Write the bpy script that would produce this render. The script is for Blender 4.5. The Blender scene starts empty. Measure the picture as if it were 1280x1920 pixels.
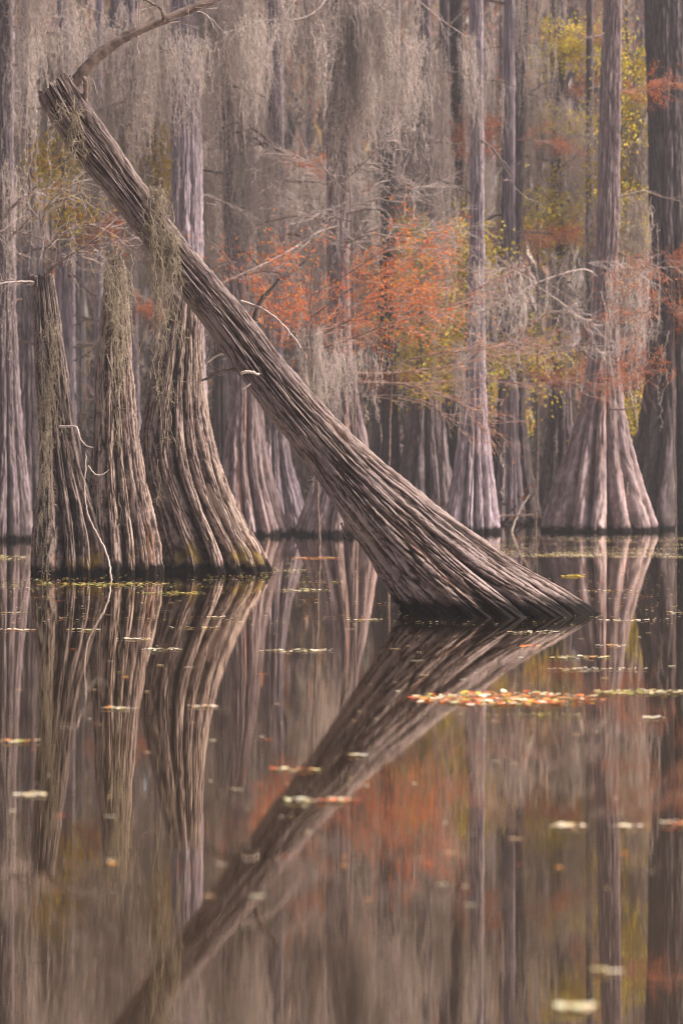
import bpy, math, random
import numpy as np
from mathutils import Vector

SC = bpy.context.scene
COL = SC.collection
# ------------------------------------------------------------------ camera
F, CH, HZ = 85.0 / 36.0 * 1920.0, 1.2, 870.0      # focal length in photo pixels, camera height, horizon row
cam_d = bpy.data.cameras.new('camera')
cam = bpy.data.objects.new('camera', cam_d); COL.objects.link(cam)
cam.location = (0, 0, CH); cam.rotation_euler = (math.radians(90), 0, 0)
cam_d.sensor_fit = 'VERTICAL'; cam_d.sensor_height = 36; cam_d.sensor_width = 24; cam_d.lens = 85
cam_d.shift_y = -(960 - HZ) / 1920.0
cam_d.clip_start = 0.1; cam_d.clip_end = 2000
SC.cycles.use_denoising = True; SC.cycles.denoising_input_passes = 'RGB_ALBEDO_NORMAL'; SC.cycles.denoising_prefilter = 'FAST'; SC.cycles.pixel_filter_type = 'BLACKMAN_HARRIS'; SC.cycles.filter_width = 1.05
cam_d.dof.use_dof = True; cam_d.dof.focus_distance = 20.5; cam_d.dof.aperture_fstop = 2.5
SC.camera = cam
# ------------------------------------------------------------------ sky, sun, exposure
SUN_EL, SUN_AZ = math.radians(50), math.radians(98)   # azimuth clockwise from +Y: from the right
w = bpy.data.worlds.new('World'); SC.world = w; w.use_nodes = True
nt = w.node_tree
bg = nt.nodes['Background']; sky = nt.nodes.new('ShaderNodeTexSky')
sky.sky_type = 'NISHITA'; sky.sun_disc = False; sky.sun_elevation = SUN_EL; sky.sun_rotation = SUN_AZ
sky.air_density = 1.0; sky.dust_density = 4.0; sky.ozone_density = 0.6
nt.links.new(sky.outputs[0], bg.inputs[0]); bg.inputs[1].default_value = 0.085
sd = bpy.data.lights.new('sun', 'SUN'); sd.energy = 4.9; sd.angle = math.radians(8); sd.color = (1.0, 0.925, 0.84)
sun = bpy.data.objects.new('sun', sd); COL.objects.link(sun)
sv = Vector((math.sin(SUN_AZ) * math.cos(SUN_EL), math.cos(SUN_AZ) * math.cos(SUN_EL), math.sin(SUN_EL)))
sun.rotation_euler = sv.to_track_quat('Z', 'Y').to_euler(); sun.location = (10, -10, 30)
SC.view_settings.view_transform = 'Standard'; SC.view_settings.look = 'None'
SC.view_settings.exposure = 1.3; SC.view_settings.gamma = 1.0

# ------------------------------------------------------------------ helpers
def P(px, py, Y): return np.array(((px - 640) / F * Y, Y, CH + (HZ - py) / F * Y))
def WY(py): return F * CH / (py - HZ)
def WP(px, py, z=0.0):
    Y = F * (CH - z) / (py - HZ); return np.array(((px - 640) / F * Y, Y, z))
def tag(o, label=None, cat=None, group=None, kind=None):
    for k, v in (('label', label), ('category', cat), ('group', group), ('kind', kind)):
        if v: o[k] = v
    return o
def empty(name, loc):
    o = bpy.data.objects.new(name, None); o.location = loc; o.empty_display_size = .2; COL.objects.link(o); return o
def make_mesh(name, V, F4, uv=None, col=None, hgt=None, smooth=True):
    V = np.asarray(V, np.float32); F4 = np.asarray(F4, np.int32); k = F4.shape[1]
    me = bpy.data.meshes.new(name)
    me.vertices.add(len(V)); me.vertices.foreach_set('co', V.ravel())
    me.loops.add(F4.size); me.loops.foreach_set('vertex_index', F4.ravel())
    me.polygons.add(len(F4)); me.polygons.foreach_set('loop_start', np.arange(len(F4), dtype=np.int32) * k)
    me.polygons.foreach_set('use_smooth', np.full(len(F4), smooth))
    if uv is not None:
        l = me.uv_layers.new(name='UVMap'); l.data.foreach_set('uv', np.asarray(uv, np.float32)[F4.ravel()].ravel())
    if col is not None:
        a = me.color_attributes.new('Col', 'FLOAT_COLOR', 'POINT')
        c4 = np.ones((len(V), 4), np.float32); c4[:, :3] = col; a.data.foreach_set('color', c4.ravel())
    if hgt is not None:
        a = me.attributes.new('hgt', 'FLOAT', 'POINT'); a.data.foreach_set('value', np.asarray(hgt, np.float32))
    me.update(calc_edges=True); me.validate()
    return me
def obj(name, me, mat, parent=None, loc=None):
    o = bpy.data.objects.new(name, me); COL.objects.link(o)
    if mat and not me.materials: me.materials.append(mat)
    if parent is not None:
        o.parent = parent; o.location = -np.array(parent.location) if loc is None else loc
    elif loc is not None: o.location = loc
    return o
def pn(x, y, z, seed=0):
    xi, yi, zi = (np.floor(a).astype(np.int64) for a in (x, y, z))
    fx, fy, fz = x - xi, y - yi, z - zi
    def fade(t): return t * t * t * (t * (t * 6 - 15) + 10)
    u, v, w_ = fade(fx), fade(fy), fade(fz)
    def g(ix, iy, iz, dx, dy, dz):
        h = (ix * 374761393 + iy * 668265263 + iz * 1440662683 + seed * 974711) & 0xffffffff
        h = ((h ^ (h >> 13)) * 1274126177) & 0xffffffff
        h = ((h ^ (h >> 16)) * 2246822519) & 0xffffffff
        h = h ^ (h >> 15)
        return (((h & 1023) / 511.5 - 1) * dx + (((h >> 10) & 1023) / 511.5 - 1) * dy + (((h >> 20) & 1023) / 511.5 - 1) * dz)
    r = 0
    for a in (0, 1):
        for b in (0, 1):
            for c in (0, 1):
                wt = (u if a else 1 - u) * (v if b else 1 - v) * (w_ if c else 1 - w_)
                r = r + wt * g(xi + a, yi + b, zi + c, fx - a, fy - b, fz - c)
    return r
def smooth_interp(t, tk, vk, sig):
    v = np.interp(t, tk, vk); n = len(t); k = max(1, int(sig * 3))
    ker = np.exp(-0.5 * (np.arange(-k, k + 1) / sig) ** 2); ker /= ker.sum()
    d0, d1 = v[1] - v[0], v[-1] - v[-2]
    vv = np.concatenate([v[0] + d0 * np.arange(-k, 0), v, v[-1] + d1 * np.arange(1, k + 1)])
    return np.convolve(vv, ker, 'valid')

# ------------------------------------------------------------------ materials
def nodes_of(name):
    m = bpy.data.materials.new(name); m.use_nodes = True
    n = m.node_tree; b = n.nodes['Principled BSDF']; return m, n, b
def ramp(n, stops):
    r = n.nodes.new('ShaderNodeValToRGB'); e = r.color_ramp.elements
    while len(e) < len(stops): e.new(0.5)
    for i, (p, c) in enumerate(stops): e[i].position = p; e[i].color = (*c, 1)
    return r
def mixc(n, fac, a, b, mode='MIX'):
    m = n.nodes.new('ShaderNodeMix'); m.data_type = 'RGBA'; m.blend_type = mode
    for s, v in ((m.inputs[0], fac), (m.inputs[6], a), (m.inputs[7], b)):
        if hasattr(v, 'is_output'): n.links.new(v, s)
        else: s.default_value = (*v, 1) if isinstance(v, tuple) else v
    return m.outputs[2]
def noise(n, vec, scale, detail=4, rough=.55, dist=0.0):
    t = n.nodes.new('ShaderNodeTexNoise'); t.inputs['Scale'].default_value = scale
    t.inputs['Detail'].default_value = detail; t.inputs['Roughness'].default_value = rough; t.inputs['Distortion'].default_value = dist
    if vec is not None: n.links.new(vec, t.inputs['Vector'])
    return t.outputs['Fac']
def mrange(n, v, a, b, c=0.0, d=1.0):
    m = n.nodes.new('ShaderNodeMapRange'); n.links.new(v, m.inputs[0])
    for i, x in enumerate((a, b, c, d)): m.inputs[i + 1].default_value = x
    return m.outputs[0]
def math2(n, op, a, b):
    m = n.nodes.new('ShaderNodeMath'); m.operation = op
    for s, v in ((m.inputs[0], a), (m.inputs[1], b)):
        if hasattr(v, 'is_output'): n.links.new(v, s)
        else: s.default_value = v
    return m.outputs[0]
def bark(name, inner_shade, mid, outer, rust=(.32, .13, .06), rust_amt=.35, algae=0.0, su=30, sv_=2.4, bump=.5, wet=.14, hg=.5):
    m, n, b = nodes_of(name)
    uv = n.nodes.new('ShaderNodeUVMap'); mp = n.nodes.new('ShaderNodeMapping')
    mp.inputs['Scale'].default_value = (su, sv_, 1); n.links.new(uv.outputs[0], mp.inputs[0])
    streak = noise(n, mp.outputs[0], 1.0, 6, .62, .6)
    mp2 = n.nodes.new('ShaderNodeMapping'); mp2.inputs['Scale'].default_value = (su * 3.1, sv_ * 4, 1); n.links.new(uv.outputs[0], mp2.inputs[0])
    fine = noise(n, mp2.outputs[0], 1.0, 4, .6)
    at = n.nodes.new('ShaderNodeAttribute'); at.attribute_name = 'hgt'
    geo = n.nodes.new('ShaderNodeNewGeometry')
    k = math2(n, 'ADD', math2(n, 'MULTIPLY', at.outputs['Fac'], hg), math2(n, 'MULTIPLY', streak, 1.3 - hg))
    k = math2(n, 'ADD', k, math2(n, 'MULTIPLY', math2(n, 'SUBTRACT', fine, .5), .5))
    r = ramp(n, [(.18, inner_shade), (.5, mid), (.86, outer)]); n.links.new(k, r.inputs[0]); c = r.outputs[0]  # inner bark tone taken near-black to paint shade into the fissures
    big = noise(n, geo.outputs['Position'], 2.3, 5, .6)
    c = mixc(n, mrange(n, big, .35, .7), c, mixc(n, 1.0, c, (.74, .72, .78), 'MULTIPLY'))
    mp3 = n.nodes.new('ShaderNodeMapping'); mp3.inputs['Scale'].default_value = (su * .35, sv_ * .25, 1); mp3.inputs['Location'].default_value = (3.3, 7.7, 0)
    n.links.new(uv.outputs[0], mp3.inputs[0]); pt = noise(n, mp3.outputs[0], 1.0, 5, .65)
    c = mixc(n, math2(n, 'MULTIPLY', mrange(n, pt, .58, .72), rust_amt), c, rust)
    sep = n.nodes.new('ShaderNodeSeparateXYZ'); n.links.new(geo.outputs['Position'], sep.inputs[0]); z = sep.outputs['Z']
    zn = math2(n, 'ADD', z, math2(n, 'MULTIPLY', math2(n, 'SUBTRACT', noise(n, geo.outputs['Position'], 9, 4), .5), .22))
    if algae:
        ab = mrange(n, zn, .40, .12); ap = mrange(n, noise(n, geo.outputs['Position'], 3.4, 3), .53, .64)
        c = mixc(n, math2(n, 'MULTIPLY', math2(n, 'MULTIPLY', ab, ap), algae), c, mixc(n, fine, (.20, .10, .015), (.13, .12, .02)))
    wetf = mrange(n, zn, wet, wet * .45)
    c = mixc(n, math2(n, 'MULTIPLY', wetf, .96), c, (.0022, .0019, .0016))
    n.links.new(c, b.inputs['Base Color'])
    n.links.new(mrange(n, wetf, 0, 1, .88, .75), b.inputs['Roughness'])
    n.links.new(mrange(n, wetf, 0, 1, .22, .04), b.inputs['Specular IOR Level'])
    bp = n.nodes.new('ShaderNodeBump'); bp.inputs['Strength'].default_value = bump; bp.inputs['Distance'].default_value = .02
    n.links.new(math2(n, 'ADD', streak, math2(n, 'MULTIPLY', fine, .5)), bp.inputs['Height']); n.links.new(bp.outputs[0], b.inputs['Normal'])
    return m
M = {}
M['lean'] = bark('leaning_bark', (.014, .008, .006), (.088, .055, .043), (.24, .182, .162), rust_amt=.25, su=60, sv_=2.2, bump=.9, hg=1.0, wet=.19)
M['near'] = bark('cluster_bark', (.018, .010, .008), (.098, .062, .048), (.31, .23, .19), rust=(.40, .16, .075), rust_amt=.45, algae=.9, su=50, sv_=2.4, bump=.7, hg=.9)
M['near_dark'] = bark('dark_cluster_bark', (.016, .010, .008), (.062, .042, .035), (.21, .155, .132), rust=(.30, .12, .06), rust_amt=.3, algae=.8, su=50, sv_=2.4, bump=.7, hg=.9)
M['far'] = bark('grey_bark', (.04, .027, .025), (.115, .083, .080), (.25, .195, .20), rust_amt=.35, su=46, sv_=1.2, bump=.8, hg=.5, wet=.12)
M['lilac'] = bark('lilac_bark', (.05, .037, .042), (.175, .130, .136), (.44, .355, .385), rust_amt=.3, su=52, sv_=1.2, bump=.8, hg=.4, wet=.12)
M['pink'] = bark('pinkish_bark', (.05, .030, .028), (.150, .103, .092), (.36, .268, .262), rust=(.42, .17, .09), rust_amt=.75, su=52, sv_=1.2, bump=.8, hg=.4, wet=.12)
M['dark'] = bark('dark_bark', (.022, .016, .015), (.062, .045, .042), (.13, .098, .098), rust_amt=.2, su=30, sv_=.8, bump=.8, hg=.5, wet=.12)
def plain(name, c1, c2, scale=20, rough=.85, transl=0.0):
    m, n, b = nodes_of(name); geo = n.nodes.new('ShaderNodeNewGeometry')
    c = mixc(n, mrange(n, noise(n, geo.outputs['Position'], scale, 4), .3, .7), c1, c2)
    n.links.new(c, b.inputs['Base Color']); b.inputs['Roughness'].default_value = rough; b.inputs['Specular IOR Level'].default_value = .25
    if transl: add_transl(n, b, c, transl)
    return m
def add_transl(n, b, c, f):
    t = n.nodes.new('ShaderNodeBsdfTranslucent'); n.links.new(c, t.inputs[0])
    mx = n.nodes.new('ShaderNodeMixShader'); mx.inputs[0].default_value = f
    n.links.new(b.outputs[0], mx.inputs[1]); n.links.new(t.outputs[0], mx.inputs[2])
    n.links.new(mx.outputs[0], n.nodes['Material Output'].inputs[0])
def leafmat(name, rough=.5, transl=.35, spec=.3):
    m, n, b = nodes_of(name); a = n.nodes.new('ShaderNodeAttribute'); a.attribute_name = 'Col'
    n.links.new(a.outputs['Color'], b.inputs['Base Color']); b.inputs['Roughness'].default_value = rough; b.inputs['Specular IOR Level'].default_value = spec
    if transl: add_transl(n, b, a.outputs['Color'], transl)
    return m
M['moss'] = plain('spanish_moss', (.36, .275, .23), (.61, .505, .455), 9, .95, .3)
M['moss_warm'] = plain('olive_moss', (.17, .125, .08), (.36, .29, .21), 14, .95, .3)
M['twig'] = plain('bare_twig', (.22, .15, .125), (.46, .37, .34), 6, .8)
M['twig_red'] = plain('reddish_twig', (.24, .11, .075), (.42, .27, .21), 6, .8)
M['limb'] = plain('dead_limb', (.045, .028, .022), (.19, .13, .105), 14, .85)
M['pale'] = plain('bleached_wood', (.30, .24, .20), (.52, .44, .38), 22, .8)
M['leaf'] = leafmat('foliage_leaf', .5, .5); M['float'] = leafmat('floating_leaf', .45, .1, .4); M['wood'] = leafmat('far_wood', .9, .3, .1)
M['breakwood'] = plain('torn_wood', (.22, .09, .05), (.48, .30, .24), 30, .9)

# ------------------------------------------------------------------ trunks
def loft(name, pairs, Y, nth, ns, depth=.92, lobes=(), lobe_amp=((0, .03), (1, .3)), k=14, amp=.012, a=.045, b_=.38, fw=.12,
         rref=.3, twist=0.0, seed=1, sig=9, crev=.3, top='open', under=True, rough=.0, wob=.12):
    """a trunk skinned round the line between its left and right outlines, at its own distance Y and with real depth"""
    pr = np.array(pairs, float)
    L = np.array([P(q[0], q[1], Y) for q in pr]); R = np.array([P(q[2], q[3], Y) for q in pr])
    if under:
        dl, dr = L[-1] - L[-2], R[-1] - R[-2]
        e = .55
        for S, d in ((L, dl), (R, dr)): pass
        xl = L[-1] + np.array((np.clip(dl[0], -.05, .05), 0, -e)); xr = R[-1] + np.array((np.clip(dr[0], -.05, .05), 0, -e))
        L = np.vstack([L, xl]); R = np.vstack([R, xr])
    mid = (L + R) / 2; s = np.concatenate([[0], np.cumsum(np.linalg.norm(np.diff(mid, axis=0), axis=1))])
    t = np.linspace(0, s[-1], ns)
    Ls = np.stack([smooth_interp(t, s, L[:, i], sig) for i in range(3)], 1); Rs = np.stack([smooth_interp(t, s, R[:, i], sig) for i in range(3)], 1)
    C = (Ls + Rs) / 2; H = (Rs - Ls) / 2; r = np.linalg.norm(H, axis=1)
    th = np.linspace(-math.pi / 2, 1.5 * math.pi, nth + 1)
    T, TH = np.meshgrid(t, th, indexing='ij'); tn = T / s[-1]
    A = np.interp(tn, [q[0] for q in lobe_amp], [q[1] for q in lobe_amp])
    prof = np.zeros_like(TH); slit = np.zeros_like(TH)
    rs = np.random.RandomState(seed)
    lb = sorted((math.radians(d), am, d in (0, 180)) for (d, am, kk) in lobes); nl = len(lb)
    pos = [d + (0 if fx else wob * np.sin(T * (1 + rs.rand()) + rs.rand() * 6.28) * (1 - .5 * tn)) for (d, am, fx) in lb]
    for i, (d, am, fx) in enumerate(lb):
        nx = pos[(i + 1) % nl] + (2 * math.pi if i == nl - 1 else 0); pv = pos[i - 1] - (2 * math.pi if i == 0 else 0)
        dl = (TH - pos[i] + math.pi) % (2 * math.pi) - math.pi
        gap = np.where(dl > 0, nx - pos[i], pos[i] - pv) / 2; x = np.abs(dl) / np.maximum(gap, .02); v = 1 - np.minimum(1, gap / .30)
        prof = np.where(x <= 1, np.maximum(prof, am - (am - v) * np.minimum(x, 1) ** 2.3), prof); slit = np.where(x <= 1, np.maximum(slit, np.exp(-((1 - x) / .17) ** 2) * np.clip(gap / .16, .2, 1.3)), slit)
    prof = prof - crev * slit
    rho = 1 - A * (1 - prof) if len(lobes) else np.ones_like(TH)
    tt = TH + twist * T
    cx, cy = np.cos(tt) * rref, np.sin(tt) * rref
    wx = .45 * pn(cx * 6, cy * 6, T * 3.5, seed + 5)
    n1 = pn(cx / a + wx, cy / a, T / b_, seed) + .4 * pn(cx / a * 2.2, cy / a * 2.2, T / b_ * 1.6, seed + 1)
    fis = np.exp(-(n1 / fw) ** 2)
    n2 = pn(cx / a * 3.1 + wx, cy / a * 3.1, T / b_ * 2.6, seed + 2)
    n3 = pn(cx * 5, cy * 5, T * 2.5, seed + 3)
    n4 = pn(cx / (a * .48) + wx, cy / (a * .48), T / (a * 2.4), seed + 4); n4 = n4 + .6 * pn(cx / (a * .25), cy / (a * .25), T / (a * .8), seed + 6)
    plate = np.clip(np.abs(n1) * 1.7, 0, 1)
    h = amp * (-1.3 * fis + .5 * n2 + .5 * plate + .4 * n3 + .8 * n4)
    hg = np.clip(.50 + .32 * plate - .5 * fis + .35 * n2 + .6 * n4, 0, 1)  # colour mask, lowest in the fissures to carry their painted shade
    if rough: h = h + rough * pn(cx * 9, cy * 9, T * 5, seed + 7)
    rr = (rho + h / np.maximum(r, .03)[:, None])
    D = np.zeros_like(H); dp = np.interp(t / s[-1], [0, 1], [depth, depth]) if np.isscalar(depth) else np.interp(t / s[-1], *depth)
    D[:, 1] = -r * dp
    V = C[:, None] + (H[:, None] * np.cos(TH)[..., None] + D[:, None] * np.sin(TH)[..., None]) * rr[..., None]
    if top == 'jag':
        ax = C[0] - C[6]; ax /= np.linalg.norm(ax)
        j = pn(np.cos(th) * 3.5, np.sin(th) * 3.5, th * 0 + .5, seed + 9) + .6 * pn(np.cos(th) * 11, np.sin(th) * 11, th * 0, seed + 10)
        for i in range(10): V[i] += ax * (j * .55 * r[0] * (1 - i / 10))[:, None]
    W = nth + 1
    i0 = (np.arange(ns - 1)[:, None] * W + np.arange(nth)[None]).ravel()
    Q = np.stack([i0, i0 + 1, i0 + W + 1, i0 + W], 1)
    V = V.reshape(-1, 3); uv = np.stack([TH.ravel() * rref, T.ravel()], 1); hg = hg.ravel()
    if top in ('jag', 'cap'):
        ce = len(V); ax = C[0] - C[6]; ax /= np.linalg.norm(ax)
        V = np.vstack([V, C[0] - ax * r[0] * .5]); uv = np.vstack([uv, [0, 0]]); hg = np.append(hg, 0.1)
        f = np.arange(nth); Q = np.vstack([Q, np.stack([f + 1, f, np.full(nth, ce), np.full(nth, ce)], 1)[:, [0, 1, 2, 2]]]) if False else Q
        capV = np.stack([f + 1, f, np.full(nth, ce)], 1)
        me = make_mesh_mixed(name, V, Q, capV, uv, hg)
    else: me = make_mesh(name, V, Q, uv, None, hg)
    return me, C, r
def make_mesh_mixed(name, V, Q, T3, uv, hg):
    me = bpy.data.meshes.new(name); V = np.asarray(V, np.float32)
    lp = np.concatenate([Q.ravel(), T3.ravel()]).astype(np.int32)
    st = np.concatenate([np.arange(len(Q)) * 4, len(Q) * 4 + np.arange(len(T3)) * 3]).astype(np.int32)
    me.vertices.add(len(V)); me.vertices.foreach_set('co', V.ravel()); me.loops.add(len(lp)); me.loops.foreach_set('vertex_index', lp)
    me.polygons.add(len(st)); me.polygons.foreach_set('loop_start', st); me.polygons.foreach_set('use_smooth', np.full(len(st), True))
    l = me.uv_layers.new(name='UVMap'); l.data.foreach_set('uv', np.asarray(uv, np.float32)[lp].ravel())
    a = me.attributes.new('hgt', 'FLOAT', 'POINT'); a.data.foreach_set('value', np.asarray(hg, np.float32))
    me.update(calc_edges=True); me.validate(); return me

# ------------------------------------------------------------------ tubes, twigs, leaves
class Tubes:
    def __init__(s, sides=4): s.V, s.F, s.n, s.k = [], [], 0, sides
    def add(s, pts, rad):
        pts = np.asarray(pts, float); m = len(pts)
        if m < 2: return
        rad = np.broadcast_to(np.asarray(rad, float), (m,)) if np.ndim(rad) == 0 else np.asarray(rad, float)
        tg = np.gradient(pts, axis=0); tg /= np.linalg.norm(tg, axis=1)[:, None] + 1e-9
        ref = np.array((.31, .93, .2)) if abs(tg[0][1]) < .8 else np.array((1., .1, .2))
        u = np.cross(tg, ref); u /= np.linalg.norm(u, axis=1)[:, None] + 1e-9; v = np.cross(tg, u)
        an = np.arange(s.k) / s.k * 2 * math.pi
        ring = pts[:, None] + rad[:, None, None] * (np.cos(an)[None, :, None] * u[:, None] + np.sin(an)[None, :, None] * v[:, None])
        s.V.append(ring.reshape(-1, 3))
        i = np.arange(m - 1)[:, None] * s.k; j = np.arange(s.k)[None]; j2 = (j + 1) % s.k
        s.F.append(np.stack([(i + j), (i + j2), (i + s.k + j2), (i + s.k + j)], -1).reshape(-1, 4) + s.n)
        s.n += m * s.k
    def mesh(s, name):
        V = np.vstack(s.V); return make_mesh(name, V, np.vstack(s.F), V[:, [0, 2]] )
def spline(pts, n):
    pts = np.asarray(pts, float)
    d = np.concatenate([[0], np.cumsum(np.linalg.norm(np.diff(pts, axis=0), axis=1))]); t = np.linspace(0, d[-1], n)
    if len(pts) < 3: return np.stack([np.interp(t, d, pts[:, i]) for i in range(pts.shape[1])], 1)
    return np.stack([smooth_interp(t, d, pts[:, i], max(.8, n / len(pts) / 3)) for i in range(pts.shape[1])], 1)
def wander(p, d, L, n, rng, curl=.25, grav=0.0):
    pts = [np.array(p, float)]; d = np.array(d, float); d /= np.linalg.norm(d)
    for i in range(n):
        d = d + rng.normal(0, curl, 3) / math.sqrt(n) + np.array((0, 0, grav / n)); d /= np.linalg.norm(d)
        pts.append(pts[-1] + d * L / n)
    return np.array(pts)
class Leaves:
    """small leaf blades, each bent along its midrib"""
    def __init__(s): s.V, s.C, s.n = [], [], 0
    def add(s, p, d, size, width, col, rng, droop=.25):
        m = len(p); d = d / (np.linalg.norm(d, axis=1)[:, None] + 1e-9)
        q = rng.normal(0, 1, (m, 3)); sd = np.cross(d, q); sd /= np.linalg.norm(sd, axis=1)[:, None] + 1e-9
        nn = np.cross(sd, d); L = np.broadcast_to(size, (m,))[:, None]; W = np.broadcast_to(width, (m,))[:, None]
        s.V.append(np.stack([p, p + d * L * .5 + sd * W * .5 + nn * L * .06, p + d * L - nn * L * droop, p + d * L * .5 - sd * W * .5 + nn * L * .06], 1).reshape(-1, 3))
        s.C.append(np.repeat(col, 4, 0)); s.n += m
    def mesh(s, name): return make_mesh(name, np.vstack(s.V), np.arange(s.n * 4).reshape(-1, 4), None, np.vstack(s.C), smooth=False)
def pick(rng, pal, n, jit=.18):
    c = np.array(pal)[rng.randint(0, len(pal), n)]; return c * (1 + rng.uniform(-jit, jit, (n, 1))) * (1 + rng.uniform(-.08, .08, (n, 3)))
RUST = [(.42, .10, .02), (.34, .085, .025), (.50, .15, .03), (.26, .07, .03)]
ORANGE = [(.66, .15, .012), (.58, .105, .01), (.70, .24, .02), (.46, .08, .012)]
YELLOW = [(.62, .42, .03), (.55, .40, .03), (.40, .36, .04), (.66, .36, .03)]
YGREEN = [(.60, .50, .04), (.46, .42, .05), (.66, .48, .04), (.62, .42, .03)]
def twig_spray(tb, base, rng, n, length, r, axis=None, spread=.5, grav=-.15, levels=2, tips=None, up=.0):
    """fine twigs leaving a limb: base is an (m,3) line, axis its own direction where the spray should lean"""
    m = len(base); tg = np.gradient(base, axis=0)
    for _ in range(n):
        i = int(min(m - 1, m * (rng.rand() ** .7))); d = tg[i] / (np.linalg.norm(tg[i]) + 1e-9)
        d = (d if axis is None else .5 * d + np.array(axis)) + rng.normal(0, spread, 3) * np.array((1, .8, .55)) + np.array((0, 0, up))
        L = length * (.4 + .8 * rng.rand()); q = wander(base[i], d, L, 7, rng, .45, grav)
        tb.add(q, np.linspace(r, r * .35, len(q)))
        if tips is not None: tips.append(q)
        if levels > 1:
            for _ in range(rng.randint(1, 4)):
                j = rng.randint(1, 6); d2 = (q[j + 1] - q[j]); d2 = d2 / np.linalg.norm(d2) + rng.normal(0, .55, 3)
                q2 = wander(q[j], d2, L * (.25 + .35 * rng.rand()), 4, rng, .5, grav)
                tb.add(q2, np.linspace(r * .6, r * .3, len(q2)))
                if tips is not None: tips.append(q2)
def leaf_spray(tips, rng, per, pal, size, width, off=.03, lo=.2):
    lv = Leaves()
    for q in tips:
        m = len(q); ii = rng.uniform(lo * (m - 1), m - 1, per); i0 = np.minimum(ii.astype(int), m - 2); fr = (ii - i0)[:, None]
        p = q[i0] * (1 - fr) + q[i0 + 1] * fr + rng.normal(0, off, (per, 3))
        d = (q[i0 + 1] - q[i0]); d = d / (np.linalg.norm(d, axis=1)[:, None] + 1e-9) * .6 + rng.normal(0, .55, (per, 3)) + np.array((0, 0, -.35))
        lv.add(p, d, size * rng.uniform(.6, 1.3, per), width * rng.uniform(.7, 1.3, per), pick(rng, pal, per), rng)
    return lv
PERCH = []     # points along limbs where moss hangs: (point, zone)
def limb(parent, pts, r0, r1, mat, rng, twigs=0, tlen=.6, tr=.006, foliage=None, axis=None, spread=.5, moss=True, tmat='twig', name='limb', grav=-.15, jitter=.03, up=0.0):
    ln = spline(pts, max(10, len(pts) * 6)); ln = ln + np.cumsum(rng.normal(0, jitter * .4, ln.shape), 0) * np.linspace(0, 1, len(ln))[:, None]
    tb = Tubes(7); tb.add(ln, np.linspace(r0, r1, len(ln)) * (1 + .12 * rng.normal(0, 1, len(ln)).clip(-1, 1)))
    o = obj(name, tb.mesh(name), M[mat], parent); tips = []
    if twigs:
        t2 = Tubes(3); twig_spray(t2, ln, rng, twigs, tlen, tr, axis, spread, grav, 2, tips, up)
        obj('twig_spray', t2.mesh('twig_spray'), M[tmat], o, (0, 0, 0))
    if foliage and foliage[0] and tips:
        per, pal, sz, wd = foliage; off = .035 if wd < .03 else .11
        obj('foliage', leaf_spray(tips, rng, per, pal, sz, wd, off).mesh('foliage'), M['leaf'], o, (0, 0, 0))
    if moss: PERCH.extend(list(ln[2:]))
    return o

# ------------------------------------------------------------------ the water
def make_water():
    m, n, b = nodes_of('swamp_water')
    n.nodes.remove(b)
    tc = n.nodes.new('ShaderNodeNewGeometry'); pos = tc.outputs['Position']
    mp = n.nodes.new('ShaderNodeMapping'); mp.inputs['Scale'].default_value = (.45, 15.0, 1); n.links.new(pos, mp.inputs[0])
    mp2 = n.nodes.new('ShaderNodeMapping'); mp2.inputs['Scale'].default_value = (1.2, 2.0, 1); n.links.new(pos, mp2.inputs[0])
    n1 = noise(n, mp.outputs[0], 1.0, 3, .6); n2 = noise(n, mp2.outputs[0], 1.0, 2, .5)
    h = math2(n, 'ADD', n1, math2(n, 'MULTIPLY', n2, .15))
    bp = n.nodes.new('ShaderNodeBump'); bp.inputs['Strength'].default_value = 1.0; bp.inputs['Distance'].default_value = .00014; n.links.new(h, bp.inputs['Height'])
    gl = n.nodes.new('ShaderNodeBsdfGlossy'); gl.inputs['Color'].default_value = (.88, .825, .755, 1); gl.inputs['Roughness'].default_value = .012
    n.links.new(bp.outputs[0], gl.inputs['Normal'])
    df = n.nodes.new('ShaderNodeBsdfDiffuse'); df.inputs['Color'].default_value = (.022, .014, .008, 1)
    fr = n.nodes.new('ShaderNodeFresnel'); fr.inputs['IOR'].default_value = 1.45; n.links.new(bp.outputs[0], fr.inputs['Normal'])
    mx = n.nodes.new('ShaderNodeMixShader'); n.links.new(mrange(n, fr.outputs[0], 0, .8, .38, 1.0), mx.inputs[0])
    n.links.new(df.outputs[0], mx.inputs[1]); n.links.new(gl.outputs[0], mx.inputs[2])
    n.links.new(mx.outputs[0], n.nodes['Material Output'].inputs[0])
    V = [(-90, -50, 0), (90, -50, 0), (90, 150, 0), (-90, 150, 0)]
    tag(obj('water', make_mesh('water', V, [(0, 1, 2, 3)], smooth=False), m), kind='structure')
make_water()

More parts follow.
